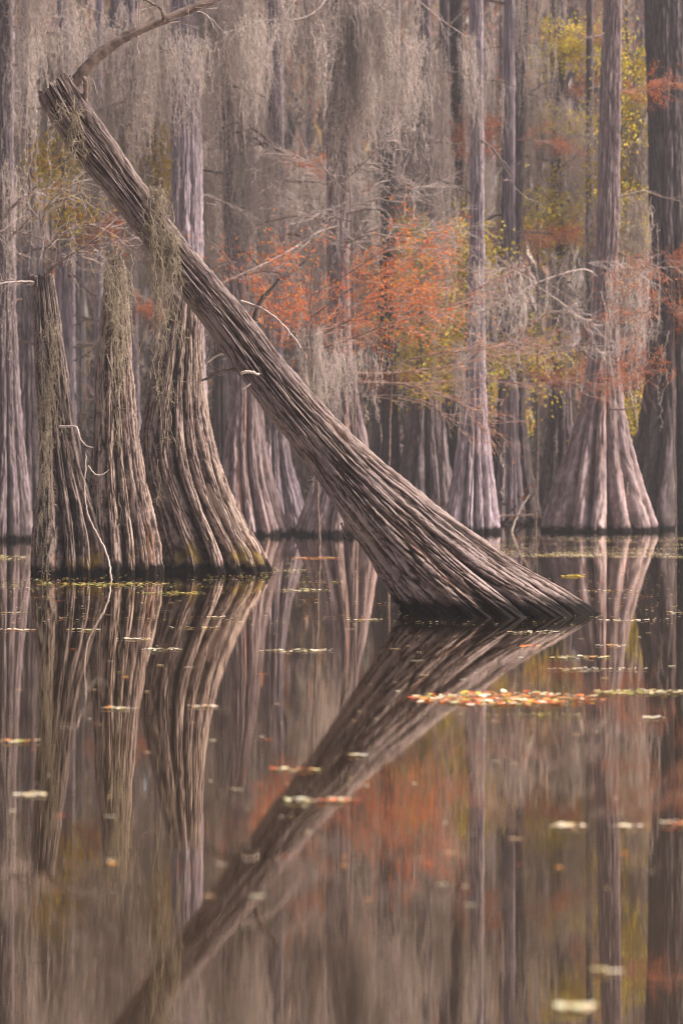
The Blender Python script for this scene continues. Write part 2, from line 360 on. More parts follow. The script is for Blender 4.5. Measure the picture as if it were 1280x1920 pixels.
# ------------------------------------------------------------------ the leaning trunk
def px_pairs(rows): return [(a, y, b, y) for (y, a, b) in rows]
LEAN_Y = 19.43
lean_pairs = [(74, 186, 138, 142), (98, 226, 168, 196), (134, 287, 202, 247), (200, 362, 255, 325), (255, 435, 303, 395), (300, 495, 350, 455),
    (345, 560, 400, 512), (400, 630, 460, 582), (450, 705, 517, 656), (500, 775, 571, 722), (560, 850, 638, 793), (610, 920, 705, 857),
    (650, 985, 775, 911), (690, 1045, 860, 978), (722, 1100, 962, 1050), (752, 1148, 1062, 1107), (770, 1176, 1128, 1152), (800, 1215, 1205, 1205), (840, 1262, 1300, 1270)]
def build_leaning():
    t = empty('leaning_tree', tuple(P(930, 1150, LEAN_Y)))
    tag(t, 'broken cypress trunk leaning far to the left out of the water', 'tree')
    lob = [(0, 1, 10), (180, 1, 9), (56, 1.0, 50), (84, .95, 70), (106, .97, 60), (128, .92, 70), (150, .97, 60), (215, .9, 12), (255, .9, 14), (300, .9, 14), (335, .9, 20)]
    me, C, r = loft('trunk', lean_pairs, LEAN_Y, 520, 900, depth=([0, .6, .85, 1], [.95, .95, .9, .75]), lobes=lob,
                    lobe_amp=((0, .02), (.55, .05), (.72, .10), (.86, .24), (1, .40)), amp=.014, a=.025, b_=.55, fw=.12, rref=.24, twist=.10, crev=.2, rough=.02, seed=11, sig=14, top='jag', under=False)
    obj('trunk', me, M['lean'], t)
    rng = np.random.RandomState(5); Y = LEAN_Y
    def br(pts, r0, r1, mat='limb', name='branch', tw=0, **k):
        return limb(t, [P(x, y, Y + dy) for (x, y, dy) in pts], r0, r1, mat, rng, tw, moss=False, name=name, jitter=.014, **k)
    br([(132, 172, 0), (150, 140, -.05), (185, 103, -.05), (235, 70, 0), (290, 45, 0), (340, 24, .05), (400, 4, .1), (470, -25, .1), (560, -60, .1)], .050, .018, tw=26, tlen=.5, tr=.004, up=.2)
    br([(306, 40, -.02), (308, 28, -.05), (300, 14, -.08), (284, 2, -.1), (262, -12, -.1)], .017, .006, tw=5, tlen=.3, tr=.004)
    br([(345, 24, .05), (372, 8, 0), (400, -14, 0)], .012, .006, mat='twig', tw=5, tlen=.3, tr=.004)
    br([(255, 60, 0), (262, 74, -.05), (256, 92, -.06)], .007, .003, mat='twig', tw=2, tlen=.15, tr=.003)
    br([(160, 190, -.05), (160, 170, -.08), (152, 152, -.1)], .024, .02, name='stub')
    br([(275, 372, 0), (292, 352, 0), (303, 337, 0)], .030, .022, name='stub')
    br([(478, 600, .1), (484, 572, .12), (500, 548, .1), (522, 516, .05)], .028, .012, tw=2, tlen=.2, tr=.004)
    br([(452, 565, .1), (490, 578, .05), (520, 598, 0), (540, 630, 0), (556, 662, 0)], .013, .006, mat='twig', tw=5, tlen=.15, tr=.004, tmat='twig')
    br([(462, 690, -.1), (430, 697, 0), (408, 706, 0), (378, 720, 0)], .022, .008, tw=4, tlen=.25, tr=.004)
    br([(452, 700, -.155), (464, 696, -.19), (476, 694, -.21)], .014, .010, mat='pale', name='stub')
    br([(455, 730, -.155), (470, 722, -.19)], .010, .007, mat='pale', name='stub')
    br([(748, 1138, -.2), (738, 1134, -.22), (732, 1136, -.22)], .02, .008, name='stub')
    br([(640, 980, 0), (645, 1000, 0), (652, 1004, -.02)], .008, .004, name='stub')
    return t
build_leaning()

# ------------------------------------------------------------------ traced cypresses
def cypress(label, rows, Y, mat, seed, lobes, lobe_amp, group=None, nth=220, ns=260, top='open', name='cypress_tree', limbs=(), **k):
    y_w = HZ + F * CH / Y
    last = rows[-1]; cx = (last[1] + last[2]) / 2
    t = empty(name, tuple(P(cx, y_w, Y)))
    tag(t, label, 'tree', group)
    me, C, r = loft('trunk', px_pairs(rows), Y, nth, ns, lobes=lobes, lobe_amp=lobe_amp, seed=seed, top=top, **k)
    obj('trunk', me, M[mat], t)
    return t, C, r
def lobeset(rng, n, kmin=35, kmax=80):
    l = [(0, 1, 12), (180, 1, 12)]
    for i in range(n):
        d = 360 * (i + .5) / n + rng.uniform(-.3, .3) * 360 / n
        if min(abs(d % 180), 180 - abs(d % 180)) > 12: l.append((d, rng.uniform(.8, 1.06), rng.uniform(kmin, kmax)))
    return l
near = dict(crev=.85, nth=420, ns=620, amp=.012, a=.030, b_=.42, fw=.12, wob=.05, rough=.02, top='jag', depth=.85, sig=11)
NEAR_AMP = ((0, .18), (.3, .36), (.6, .54), (.85, .70), (1, .70))
NT = 'cypresses of the near cluster'
A1, _, _ = cypress('dark broken cypress stub with a crooked dead branch, leftmost of the near cluster',
    [(518, 58, 100), (600, 62, 113), (700, 66, 127), (800, 73, 141), (880, 74, 158), (950, 66, 184), (1010, 60, 204), (1050, 57, 210), (1090, 57, 212)], 26.3, 'near_dark', 21,
    [(0, 1, 30), (28, .95, 60), (62, 1.0, 60), (84, .8, 90), (122, 1.02, 34), (158, .95, 50), (180, 1, 20), (215, .9, 20), (260, .95, 20), (310, .9, 20)], NEAR_AMP, NT, rref=.34, **near)
A2, _, _ = cypress('middle cypress stub of the near cluster, narrow with a ragged top and orange streaks',
    [(486, 205, 232), (520, 197, 238), (590, 190, 243), (690, 180, 248), (800, 176, 258), (880, 170, 270), (940, 166, 284), (1000, 166, 299), (1050, 165, 306), (1090, 166, 308)], 26.4, 'near', 22,
    [(0, 1, 30), (30, .95, 90), (52, 1, 70), (76, .95, 90), (100, 1.0, 60), (132, .92, 60), (158, .9, 60), (180, 1, 30), (220, .9, 20), (270, .95, 20), (315, .9, 20)], NEAR_AMP, NT, rref=.36, **near)
A3, _, _ = cypress('broad fluted cypress base, rightmost of the near cluster, its top behind the leaning trunk',
    [(556, 318, 376), (640, 300, 380), (740, 276, 386), (800, 264, 396), (850, 260, 408), (900, 266, 424), (950, 280, 446), (1000, 292, 474), (1040, 298, 500), (1078, 300, 514)], 27.0, 'near', 23,
    [(0, 1, 60), (22, .95, 90), (41, .98, 80), (61, .95, 90), (83, 1.05, 60), (111, .98, 60), (143, .92, 60), (166, .9, 90), (180, 1, 60), (220, .9, 20), (270, .95, 20), (315, .9, 20)], NEAR_AMP, NT, rref=.5, **near)
rg = np.random.RandomState(77)
limb(A1, [P(112, 800, 25.9), P(146, 799, 25.75), P(149, 812, 25.7), P(152, 826, 25.7), P(164, 838, 25.7), P(176, 841, 25.7)], .014, .005, 'twig', rg, 0, moss=False, name='branch', jitter=.004)
limb(A1, [P(80, 540, 26.3), P(86, 515, 26.3), P(110, 492, 26.2), P(150, 470, 26.1), P(185, 445, 26)], .022, .008, 'limb', rg, 8, .5, .004, name='branch', jitter=.01)
limb(A1, [P(88, 532, 26.3), P(60, 527, 26.2), P(20, 526, 26.1), P(-20, 532, 26)], .010, .006, 'twig', rg, 5, .35, .004, name='branch', jitter=.008)
def tubething(name, label, cat, pts, r0, r1, mat, group=None, n=40, jit=.006, seed=1):
    rng = np.random.RandomState(seed); ln = spline(pts, n); ln = ln + rng.normal(0, jit, ln.shape)
    tb = Tubes(7); tb.add(ln, np.linspace(r0, r1, n)); c = ln[-1].copy()
    me = tb.mesh(name); o = obj(name, me, M[mat]); me.transform(__import__('mathutils').Matrix.Translation(-Vector(c))); o.location = c
    return tag(o, label, cat, group)
tubething('dead_vine', 'pale dead stem snaking down the near cluster into the water', 'vine',
    [P(161, 846, 25.6), P(162, 868, 25.58), P(159, 905, 25.56), P(160, 940, 25.52), P(168, 975, 25.45), P(185, 1005, 25.35), P(202, 1040, 25.2), P(207, 1065, 25.15), P(210, 1100, 25.05)], .006, .010, 'twig', n=60, jit=.003)
tubething('dead_twig', 'thin bent twig between the left and middle stubs of the near cluster', 'twig',
    [P(166, 872, 25.6), P(172, 882, 25.6), P(180, 891, 25.6), P(194, 890, 25.6), P(206, 880, 25.6)], .006, .004, 'pale', n=24, jit=.002)

FAR_AMP = ((0, .06), (.45, .12), (.65, .26), (.85, .42), (1, .46))
far = dict(rough=.016, nth=280, ns=460, amp=.018, a=.042, b_=.7, fw=.16, depth=.95, sig=12)
def far_tree(label, rows, base, mat, seed, nl=11, **k):
    rng = np.random.RandomState(seed); kk = dict(far); kk.update(k)
    rows = [(-170, rows[0][1] + (rows[0][1] - rows[1][1]) * .3 + 1, rows[0][2] - 1)] + rows if rows[0][0] < 20 else rows
    q = cypress(label, rows, WY(base), mat, seed, lobeset(rng, nl), FAR_AMP, rref=.3, **kk)
    crown(q[0], CH + (HZ + 170) / F * WY(base), seed); return q
def crown(t, z0, seed, spread=2.2):  # leaf crown out of view, added to dim the light in the wood
    rng = np.random.RandomState(seed); n = 900; lv = Leaves(); c = rng.normal(0, 1, (9, 3)) * np.array((spread * .55, spread * .55, .8)) + np.array((0, 0, z0 + 1.6))
    p = c[rng.randint(0, 9, n)] + rng.normal(0, .45, (n, 3)); d = rng.normal(0, .35, (n, 3)) + np.array((0, 0, -1.))
    lv.add(p, d, rng.uniform(.15, .45, n), rng.uniform(.03, .06, n), pick(rng, RUST[:1] + [(.3, .22, .17)] * 7, n), rng)
    obj('crown', lv.mesh('crown'), M['leaf'], t, (0, 0, 0))
T = {}
T['B1'] = far_tree('grey cypress with a fluted foot cut by the left edge of the photo', [(0, -8, 22), (300, -10, 26), (580, -12, 31), (700, -16, 36), (800, -22, 43), (900, -35, 55), (1012, -50, 66)], 1012, 'far', 31)
T['B12'] = far_tree('slender lilac trunk behind the gap between the left and middle stubs', [(0, 104, 128), (200, 106, 131), (500, 104, 136), (700, 108, 138), (800, 100, 145), (900, 85, 160), (1004, 60, 180)], 1004, 'lilac', 32)
T['B13'] = far_tree('thick lilac trunk rising behind the leaning trunk and the broad near base', [(0, 322, 373), (200, 323, 378), (400, 320, 381), (560, 315, 380), (800, 300, 392), (920, 280, 420), (1006, 255, 450)], 1006, 'lilac', 33)
T['B2'] = far_tree('pale flared cypress just right of the near cluster, narrow lilac trunk above', [(0, 414, 426), (190, 417, 432), (300, 419, 440), (400, 418, 444), (480, 424, 452), (600, 434, 470), (720, 432, 490), (800, 424, 496), (870, 416, 505), (950, 410, 526), (1003, 402, 552)], 1003, 'pink', 34, nl=13)
T['B3'] = far_tree('lilac flared cypress directly beneath the middle of the leaning trunk', [(0, 500, 530), (300, 501, 533), (500, 500, 535), (700, 496, 530), (800, 490, 536), (880, 484, 550), (950, 472, 572), (997, 462, 590)], 997, 'lilac', 35)
T['B4'] = far_tree('cypress with gnarled roots half hidden by the leaning trunk, bare limbs reaching right', [(0, 612, 652), (300, 612, 655), (500, 612, 655), (650, 622, 657), (740, 622, 672), (830, 612, 690), (900, 590, 702), (960, 565, 712), (1003, 545, 720)], 1003, 'pink', 36, nl=13)
T['B5'] = far_tree('shadowed fluted cypress in the gap right of the leaning trunk', [(0, 776, 806), (300, 780, 812), (560, 786, 816), (680, 782, 818), (760, 768, 828), (850, 752, 842), (940, 740, 852), (985, 736, 858)], 985, 'far', 37, nl=12)
T['B6'] = far_tree('slim straight lilac cypress with a pleated foot, left of the broad pink one', [(0, 879, 904), (200, 881, 905), (400, 880, 907), (600, 877, 908), (700, 872, 910), (790, 862, 914), (870, 852, 922), (940, 838, 932), (998, 826, 940)], 998, 'lilac', 38, nl=12)
T['B7'] = far_tree('tall pink cypress with the widest skirt-like base, on the right', [(0, 1131, 1165), (200, 1122, 1163), (400, 1119, 1160), (550, 1112, 1158), (660, 1104, 1160), (740, 1092, 1165), (800, 1075, 1176), (870, 1050, 1194), (940, 1026, 1216), (995, 1008, 1238)], 995, 'pink', 39, nl=14)
T['B8'] = far_tree('massive dark trunk at the right edge of the photo', [(0, 1206, 1300), (200, 1213, 1300), (450, 1216, 1304), (600, 1214, 1310), (750, 1204, 1325), (880, 1180, 1350), (990, 1150, 1385)], 990, 'dark', 40, nl=12)
T['B9'] = far_tree('dark straight trunk between the slim lilac and the broad pink cypress', [(0, 950, 992), (200, 944, 985), (450, 938, 978), (650, 938, 980), (800, 930, 986), (900, 916, 1000), (980, 900, 1020)], 980, 'dark', 41)
T['B10'] = far_tree('thin grey trunk just left of the broad pink cypress, among rust foliage', [(0, 1029, 1058), (300, 1032, 1060), (600, 1034, 1062), (800, 1026, 1072), (976, 1000, 1098)], 976, 'far', 42)
T['B16'] = far_tree('narrow dark trunk close beside the slim lilac cypress on its left', [(0, 842, 866), (300, 846, 868), (600, 846, 868), (800, 838, 876), (978, 815, 900)], 978, 'dark', 43)
T['B17'] = far_tree('faint brown trunk at the top left corner of the photo', [(0, 40, 62), (300, 42, 64), (600, 40, 66), (800, 34, 74), (985, 10, 98)], 985, 'far', 44)
T['B18'] = far_tree('faint grey trunk above the broken end of the leaning trunk', [(0, 232, 252), (300, 234, 256), (600, 232, 258), (800, 226, 264), (985, 205, 285)], 985, 'lilac', 45)
T['B19'] = far_tree('brown trunk seen behind the bare branches right of the leaning trunk', [(0, 706, 732), (300, 708, 734), (600, 706, 736), (800, 698, 744), (982, 676, 770)], 982, 'far', 46)
T['B20'] = far_tree('dark flared trunk half in view low on the right edge', [(0, 1268, 1286), (400, 1266, 1290), (650, 1262, 1296), (800, 1250, 1310), (900, 1235, 1330), (984, 1215, 1355)], 984, 'dark', 47)

# limbs of the traced trees: moss perches and bare twigs
rl = np.random.RandomState(9)
for k, (t, C, r) in T.items():
    Y = t.location.y; n = 9 if k not in ('B7', 'B6') else 5
    for i in range(n):
        z = rl.uniform(2.6, 9.6); j = int(np.argmin(abs(C[:, 2] - z))); p = C[j]; sx = rl.choice((-1, 1))
        L = rl.uniform(.8, 2.1); q = wander(p, (sx, rl.uniform(-.9, .5), rl.uniform(-.1, .45)), L, 8, rl, .6, -.3)
        limb(t, q, .028, .007, 'limb', rl, 7, .55, .0042, jitter=.004)
def px_limb(key, pts, Y, r0, r1, tw, tlen, tr=.0045, mat='twig_red', foliage=None, axis=None, spread=.28, tmat='twig_red', moss=False, up=0., grav=-.15):
    return limb(T[key][0], [P(x, y, Y + (dy[0] if dy else 0)) for (x, y, *dy) in pts], r0, r1, mat, rl, tw, tlen, tr, foliage, axis, spread, moss, tmat, jitter=.004, up=up, grav=grav)
YB = T['B4'][0].location.y
# long reddish sweeping limbs across the middle right
px_limb('B4', [(670, 700), (740, 700, -.4), (830, 688, -.9), (930, 668, -1.2), (1010, 640, -1.5)], YB, .016, .004, 26, 1.3, axis=(.9, -.1, .05), spread=.22)
px_limb('B4', [(672, 715), (760, 720, -.4), (880, 712, -1.0), (1000, 722, -1.5), (1090, 705, -1.8)], YB, .014, .004, 28, 1.3, axis=(.9, -.1, .0), spread=.2)
px_limb('B4', [(680, 745), (740, 740, -.3), (800, 752, -.6), (850, 790, -.9), (880, 830, -1)], YB, .018, .004, 14, .7, axis=(.7, 0, -.3), mat='limb')
px_limb('B4', [(640, 330), (680, 303, -.2), (715, 312, -.3), (745, 330, -.5), (785, 336, -.6)], YB, .028, .010, 12, .7, mat='limb', tmat='twig', axis=(.5, 0, -.4), spread=.4)
px_limb('B4', [(650, 420), (600, 430, -.5), (560, 460, -.9), (500, 492, -1.4), (412, 530, -2.0)], YB, .013, .007, 10, .8, mat='twig', tmat='twig', axis=(.5, 0, .3), spread=.4)
px_limb('B4', [(560, 460, -.9), (620, 415, -1), (680, 372, -1.1), (715, 330, -1.2)], YB, .010, .004, 10, .6, mat='twig', tmat='twig')
px_limb('B3', [(515, 480), (500, 415, -.6), (478, 370, -.8), (540, 330, -1.0), (600, 270, -1.2)], T['B3'][0].location.y, .012, .005, 12, .7, mat='twig', tmat='twig')
# pale bare twigs at the top middle
for pts in ([(640, -60), (600, 20, -.6), (560, 40, -.9), (505, 35, -1.2), (440, 60, -1.4)], [(640, -40), (700, 0, -.5), (735, 30, -.7), (720, 55, -.8)], [(650, -90), (760, -20, -.5), (830, 40, -1), (880, 72, -1.4)],
            [(640, -80), (560, -10, -.5), (520, 50, -1), (500, 110, -1.2)], [(650, 20), (610, 40, -.4), (612, 62, -.5)]):
    px_limb('B4', pts, YB, .016, .005, 12, .8, mat='twig', tmat='twig', axis=None, spread=.5, moss=True, up=-.1)
YC = T['B7'][0].location.y
# pale twiggy limb crossing left from the pink cypress
px_limb('B7', [(1130, 530), (1100, 500, -.4), (1030, 520, -.7), (980, 540, -1), (945, 580, -1.2)], YC, .014, .004, 16, .7, mat='twig', tmat='twig', axis=(-.4, 0, -.2), spread=.5)
px_limb('B7', [(1125, 600), (1090, 600, -.4), (1050, 565, -.7), (1010, 540, -.9), (960, 495, -1)], YC, .012, .004, 12, .6, mat='twig', tmat='twig', spread=.5)
px_limb('B7', [(1150, 525), (1200, 505, -.4), (1290, 498, -.8)], YC, .012, .004, 10, .6, mat='twig', tmat='twig', spread=.4)
px_limb('B7', [(1140, 767, -.45), (1160, 768, -.6), (1178, 766, -.6)], YC, .022, .012, 2, .2, mat='limb')
# rust cypress needles on limbs
FR = (22, RUST, .055, .013)
for key, pts, n in (('B9', [(965, 240), (930, 236, -.3), (905, 238, -.5)], 22), ('B9', [(965, 275), (935, 280, -.3), (905, 285, -.5)], 14), ('B9', [(970, 262, -.2), (1000, 262, -.5), (1030, 268, -.6)], 12),
                    ('B10', [(1045, 168), (1080, 170, -.3), (1120, 150, -.5)], 18), ('B10', [(1045, 165), (1015, 165, -.3), (985, 150, -.5)], 16), ('B10', [(1045, 195), (990, 200, -.3), (960, 205, -.4)], 14),
                    ('B10', [(1045, 90), (1075, 75, -.3), (1115, 60, -.5)], 14), ('B7', [(1145, 170), (1180, 168, -.3), (1215, 160, -.4)], 14), ('B8', [(1240, 560), (1270, 600, -.6), (1300, 640, -1)], 30),
                    ('B8', [(1230, 480), (1265, 490, -.6), (1300, 500, -.8)], 24), ('B8', [(1250, 690), (1200, 700, -.7), (1150, 705, -1)], 26), ('B9', [(960, 690), (1010, 705, -.5), (1070, 700, -.9)], 30),
                    ('B10', [(1045, 430), (1000, 428, -.4), (950, 435, -.8)], 18), ('B10', [(1045, 440), (1080, 430, -.4), (1110, 425, -.8)], 16), ('B16', [(855, 150), (835, 160, -.3), (820, 170, -.4)], 10),
                    ('B5', [(800, 700), (745, 690, -.6), (700, 705, -1)], 20), ('B3', [(515, 300), (550, 310, -.5), (580, 300, -.8)], 10), ('B12', [(120, 470), (150, 440, -.5), (180, 425, -.8)], 14),
                    ('B18', [(245, 560), (265, 575, -.3), (285, 590, -.4)], 16), ('B8', [(1240, 620), (1190, 640, -.7), (1150, 650, -1)], 24), ('B8', [(1240, 530), (1290, 540, -.6), (1330, 560, -1)], 24),
                    ('B9', [(960, 440), (1000, 445, -.5), (1060, 440, -.9)], 24), ('B9', [(960, 650), (910, 660, -.5), (870, 680, -.9)], 18), ('B19', [(720, 560), (770, 540, -.5), (830, 545, -.9)], 24),
                    ('B19', [(720, 640), (670, 630, -.5), (620, 640, -.9)], 18), ('B10', [(1045, 690), (1090, 695, -.5), (1130, 700, -.8)], 22), ('B16', [(855, 470), (880, 465, -.4), (930, 455, -.8)], 14)):
    px_limb(key, pts, T[key][0].location.y, .012, .004, int(n * 1.3), .85, .0035, foliage=FR, axis=(np.sign(pts[-1][0] - pts[0][0]) * .6, 0, 0), spread=.4)

# ------------------------------------------------------------------ saplings with coloured leaves
def sapling(label, Y, stem, limbs, pal, per, size, width, seed, twn=16, tlen=.55, r=.022, axis=None, cat='tree', name='sapling', spread=.35, group=None, tmat='twig_red', tr=.004, up=0.):
    rng = np.random.RandomState(seed); pts = [P(x, y, Y) for (x, y) in stem]; foot = pts[-1].copy(); foot[2] = -.3; pts.append(foot)
    t = empty(name, (foot[0], foot[1], 0)); tag(t, label, cat, group)
    ln = spline(pts[::-1], 30); ln += np.cumsum(rng.normal(0, .006, ln.shape), 0) * np.array((1, 1, 0)); tb = Tubes(7); tb.add(ln, np.linspace(r, r * .4, 30)); obj('stem', tb.mesh('stem'), M['limb'], t)
    for lp in limbs:
        q = [P(x, y, Y + (d[0] if d else 0)) for (x, y, *d) in lp]
        i = int(np.argmin(np.linalg.norm(ln - q[0], axis=1))); q[0] = ln[i]
        limb(t, q, r * .5, r * .15, 'limb', rng, twn, tlen, tr, (per, pal, size, width), axis, spread, False, tmat, jitter=.004, up=up)
    return t
sapling('young cypress with bright orange needles fanning right behind the leaning trunk', 33.0, [(590, 470), (585, 640), (600, 1035)],
    [[(588, 640), (640, 608, -.2), (700, 582, -.3), (790, 548, -.5)], [(588, 600), (650, 545, -.2), (720, 505, -.3), (810, 470, -.4)], [(588, 640), (560, 615), (525, 600), (500, 580)], [(588, 560), (640, 520), (690, 490, -.2), (760, 440, -.3)],
     [(590, 660), (650, 640, -.2), (720, 610, -.4), (800, 590, -.5)], [(588, 540), (550, 520), (500, 505), (440, 520)], [(590, 620), (640, 580, .3), (690, 560, .4), (740, 540, .5)], [(590, 660), (560, 650), (530, 640), (510, 610)]],
    ORANGE, 8, .062, .013, 51, twn=24, tlen=.95, axis=(.55, 0, .22), spread=.34, tr=.0042)
sapling('bare sapling with fine reddish twigs low behind the leaning trunk, a few orange needles left', 34.5, [(735, 560), (730, 700), (725, 1020)],
    [[(732, 640), (790, 610), (860, 560), (930, 520)], [(732, 690), (800, 665), (900, 655), (990, 640)], [(732, 660), (690, 640), (640, 650), (600, 640)], [(732, 600), (760, 560), (800, 520), (830, 470)], [(732, 720), (800, 730), (870, 760), (900, 800)]],
    RUST, 1, .06, .016, 52, twn=34, tlen=.8, axis=(.5, 0, .1), spread=.3, tr=.0042)
sapling('bare sapling with pale twigs spreading behind the left end of the near cluster', 30.5, [(70, 400), (84, 560), (90, 1050)],
    [[(55, 470), (110, 440), (160, 420), (230, 430)], [(55, 500), (100, 480), (170, 470), (260, 440)], [(55, 440), (20, 430), (-20, 440)], [(58, 420), (90, 380), (140, 340)]],
    RUST, 1, .03, .01, 53, twn=13, tlen=.7, axis=(.4, 0, .1), spread=.4, tmat='twig', tr=.004)
sapling('bare sapling with pale crossing twigs above the orange needles', 37.0, [(655, 250), (668, 500), (672, 1015)],
    [[(660, 400), (720, 370), (790, 350)], [(662, 430), (740, 420), (830, 440)], [(664, 460), (610, 430), (560, 380)], [(664, 500), (720, 470), (800, 460), (870, 430)], [(664, 420), (600, 400), (540, 410)], [(658, 330), (700, 290), (740, 240)], [(660, 350), (600, 310), (540, 290)]],
    RUST, 0, .05, .014, 54, twn=36, tlen=.8, axis=(0, 0, .05), spread=.55, tmat='twig', tr=.0042)
sapling('bare sapling with pale twigs between the slim lilac and the broad pink cypress', 39.0, [(1012, 420), (1008, 600), (1005, 1010)],
    [[(1010, 520), (960, 500), (900, 510)], [(1010, 540), (1060, 500), (1120, 490), (1190, 500)], [(1010, 570), (950, 560), (900, 590)], [(1010, 590), (1060, 580), (1110, 610)], [(1009, 640), (940, 640), (880, 660)], [(1009, 660), (1080, 650), (1140, 660)]],
    RUST, 0, .05, .014, 55, twn=32, tlen=.75, axis=(0, 0, 0), spread=.5, tmat='twig', tr=.0042, r=.013)
sapling('bare sapling with reddish twigs at the right edge of the photo', 38.0, [(1262, 420), (1266, 600), (1268, 1012)],
    [[(1264, 520), (1220, 500), (1170, 510)], [(1264, 560), (1210, 590), (1160, 580)], [(1264, 640), (1210, 660), (1150, 690)], [(1264, 600), (1300, 580)], [(1265, 700), (1200, 690), (1140, 720)]],
    RUST, 7, .055, .013, 56, twn=22, tlen=.7, axis=(0, 0, 0), spread=.4, tr=.004, r=.013)
for i, (lab, Y, stem, lb, pal, per) in enumerate([
    ('yellow-leaved tree in the gap just right of the leaning trunk top', 40.5, [(285, 120), (292, 400), (290, 990)], [[(287, 170), (270, 190), (258, 230)], [(287, 200), (300, 230), (305, 280)], [(290, 260), (275, 270), (262, 290)], [(290, 320), (285, 310), (300, 330)]], YELLOW, 2.2),
    ('yellow-leaved tree under the broken end of the leaning trunk', 40, [(92, 180), (96, 500), (95, 985)], [[(94, 240), (85, 260), (82, 290)], [(94, 280), (105, 300), (100, 330)], [(95, 400), (150, 395), (165, 410)]], YELLOW, 3),
    ('golden tree between the orange cypress and the slim lilac one', 48.5, [(700, 300), (708, 600), (710, 980)], [[(704, 420), (690, 440), (688, 500)], [(706, 430), (760, 420), (770, 470)], [(706, 500), (760, 500), (775, 550)], [(708, 580), (745, 600), (760, 640)]], YELLOW, 3.5),
    ('yellow-green strip of leaves left of the narrow dark trunk', 46, [(826, 340), (828, 600), (828, 970)], [[(826, 400), (822, 430), (826, 470)], [(827, 470), (822, 500), (830, 540)], [(827, 540), (833, 580), (824, 620)], [(828, 620), (824, 660), (832, 700)]], YGREEN, 8),
    ('yellow-green leaves close behind the slim lilac cypress', 46, [(872, 330), (874, 600), (874, 968)], [[(872, 370), (868, 400), (874, 440)], [(873, 430), (880, 460), (872, 480)], [(873, 640), (940, 640), (1010, 660)]], YGREEN, 7),
    ('yellow-green tree behind the dark straight trunk', 51, [(1004, 0), (1008, 500), (1006, 962)], [[(1006, 40), (1030, 50), (1050, 80)], [(1006, 340), (1025, 370), (1048, 400)], [(1006, 350), (985, 380), (975, 420)], [(1006, 400), (1070, 380), (1105, 410)], [(1006, 100), (1060, 110), (1110, 60)], [(1006, 200), (1020, 230), (1060, 220)]], YGREEN, 7),
    ('yellow-green tree between the broad pink and the massive dark trunk', 48, [(1188, 60), (1190, 500), (1190, 965)], [[(1189, 270), (1180, 300), (1175, 350)], [(1189, 330), (1200, 370), (1205, 420)], [(1189, 400), (1180, 430), (1172, 470)], [(1190, 150), (1200, 190), (1185, 220)], [(1190, 80), (1180, 110), (1200, 120)], [(1190, 820), (1186, 790), (1180, 770)]], YGREEN, 8),
    ('small golden bush low between the pleated lilac foot and the pink skirt', 57, [(950, 640), (955, 800), (955, 960)], [[(953, 720), (960, 740), (968, 780)], [(953, 700), (945, 720), (940, 760)], [(953, 680), (1000, 660), (1030, 670)]], YELLOW, 3)]):
    sapling(lab, Y, stem, lb, pal, int(per * 2.4), .075, .05, 60 + i, twn=19, tlen=1.05 if pal is YGREEN else .7, r=.03, spread=.7, axis=(0, 0, -.1), name='yellow_leaved_tree')

# ------------------------------------------------------------------ filler cypresses further back
def filler_proto(seed, mat):
    rng = np.random.RandomState(seed); Y = 60.0
    w0 = rng.uniform(.07, .26); rows = []
    for z, m in ((16, .7), (10, .85), (5, 1.0), (3, 1.15), (1.8, 1.45), (.9, 1.9), (0.2, 2.7), (0, 2.9)):
        py = HZ + (CH - z) / Y * F; rows.append((py, 640 - w0 * m / Y * F, 640 + w0 * m / Y * F))
    t, C, r = cypress('x', rows, Y, mat, seed, lobeset(rng, 10), FAR_AMP, rref=.3, nth=90, ns=160, amp=.016, a=.07, b_=.7, fw=.18, sig=5)
    sub = []; crown(t, 14.5, seed, 2.6)
    for i in range(5):
        z = rng.uniform(2.8, 12); sx = rng.choice((-1, 1)); q = wander((0, Y, z), (sx, rng.uniform(-.7, .4), rng.uniform(-.1, .4)), rng.uniform(.9, 2.2), 8, rng, .6, -.3)
        limb(t, q, .03, .008, 'limb', rng, 6, .6, .005, moss=False, jitter=.004)
        sub.append(q - np.array((0, Y, 0)))
    return t, sub
protos = [filler_proto(100 + i, m) for i, m in enumerate(('far', 'dark', 'lilac', 'dark', 'lilac', 'far', 'lilac', 'pink'))]
FG = {0: 'shadowy trunks deep in the wood on the left', 1: 'shadowy trunks deep in the wood behind the leaning trunk', 2: 'shadowy trunks deep in the wood on the right'}
FL = {0: 'distant cypress trunk deep in the mossy wood behind the near cluster', 1: 'distant cypress trunk deep in the wood behind the orange foliage', 2: 'distant cypress trunk deep in the wood behind the broad pink cypress'}
def copy_tree(src, loc, rz, s):
    c = src.copy(); COL.objects.link(c); c.location = loc; c.rotation_euler = (0, 0, rz); c.scale = (s, s, s)
    for ch in src.children:
        d = ch.copy(); COL.objects.link(d); d.parent = c
        for g in ch.children:
            e = g.copy(); COL.objects.link(e); e.parent = d
    return c
rf = np.random.RandomState(4); FP = []; used = set(); spots = []
tries = 0
while len(spots) < 64 and tries < 5000:
    tries += 1; Y = rf.uniform(47, 84); X = rf.uniform(-.22, .22) * Y
    if all((X - a) ** 2 + ((Y - b) * .6) ** 2 > 1.0 for a, b in spots): spots.append((X, Y))
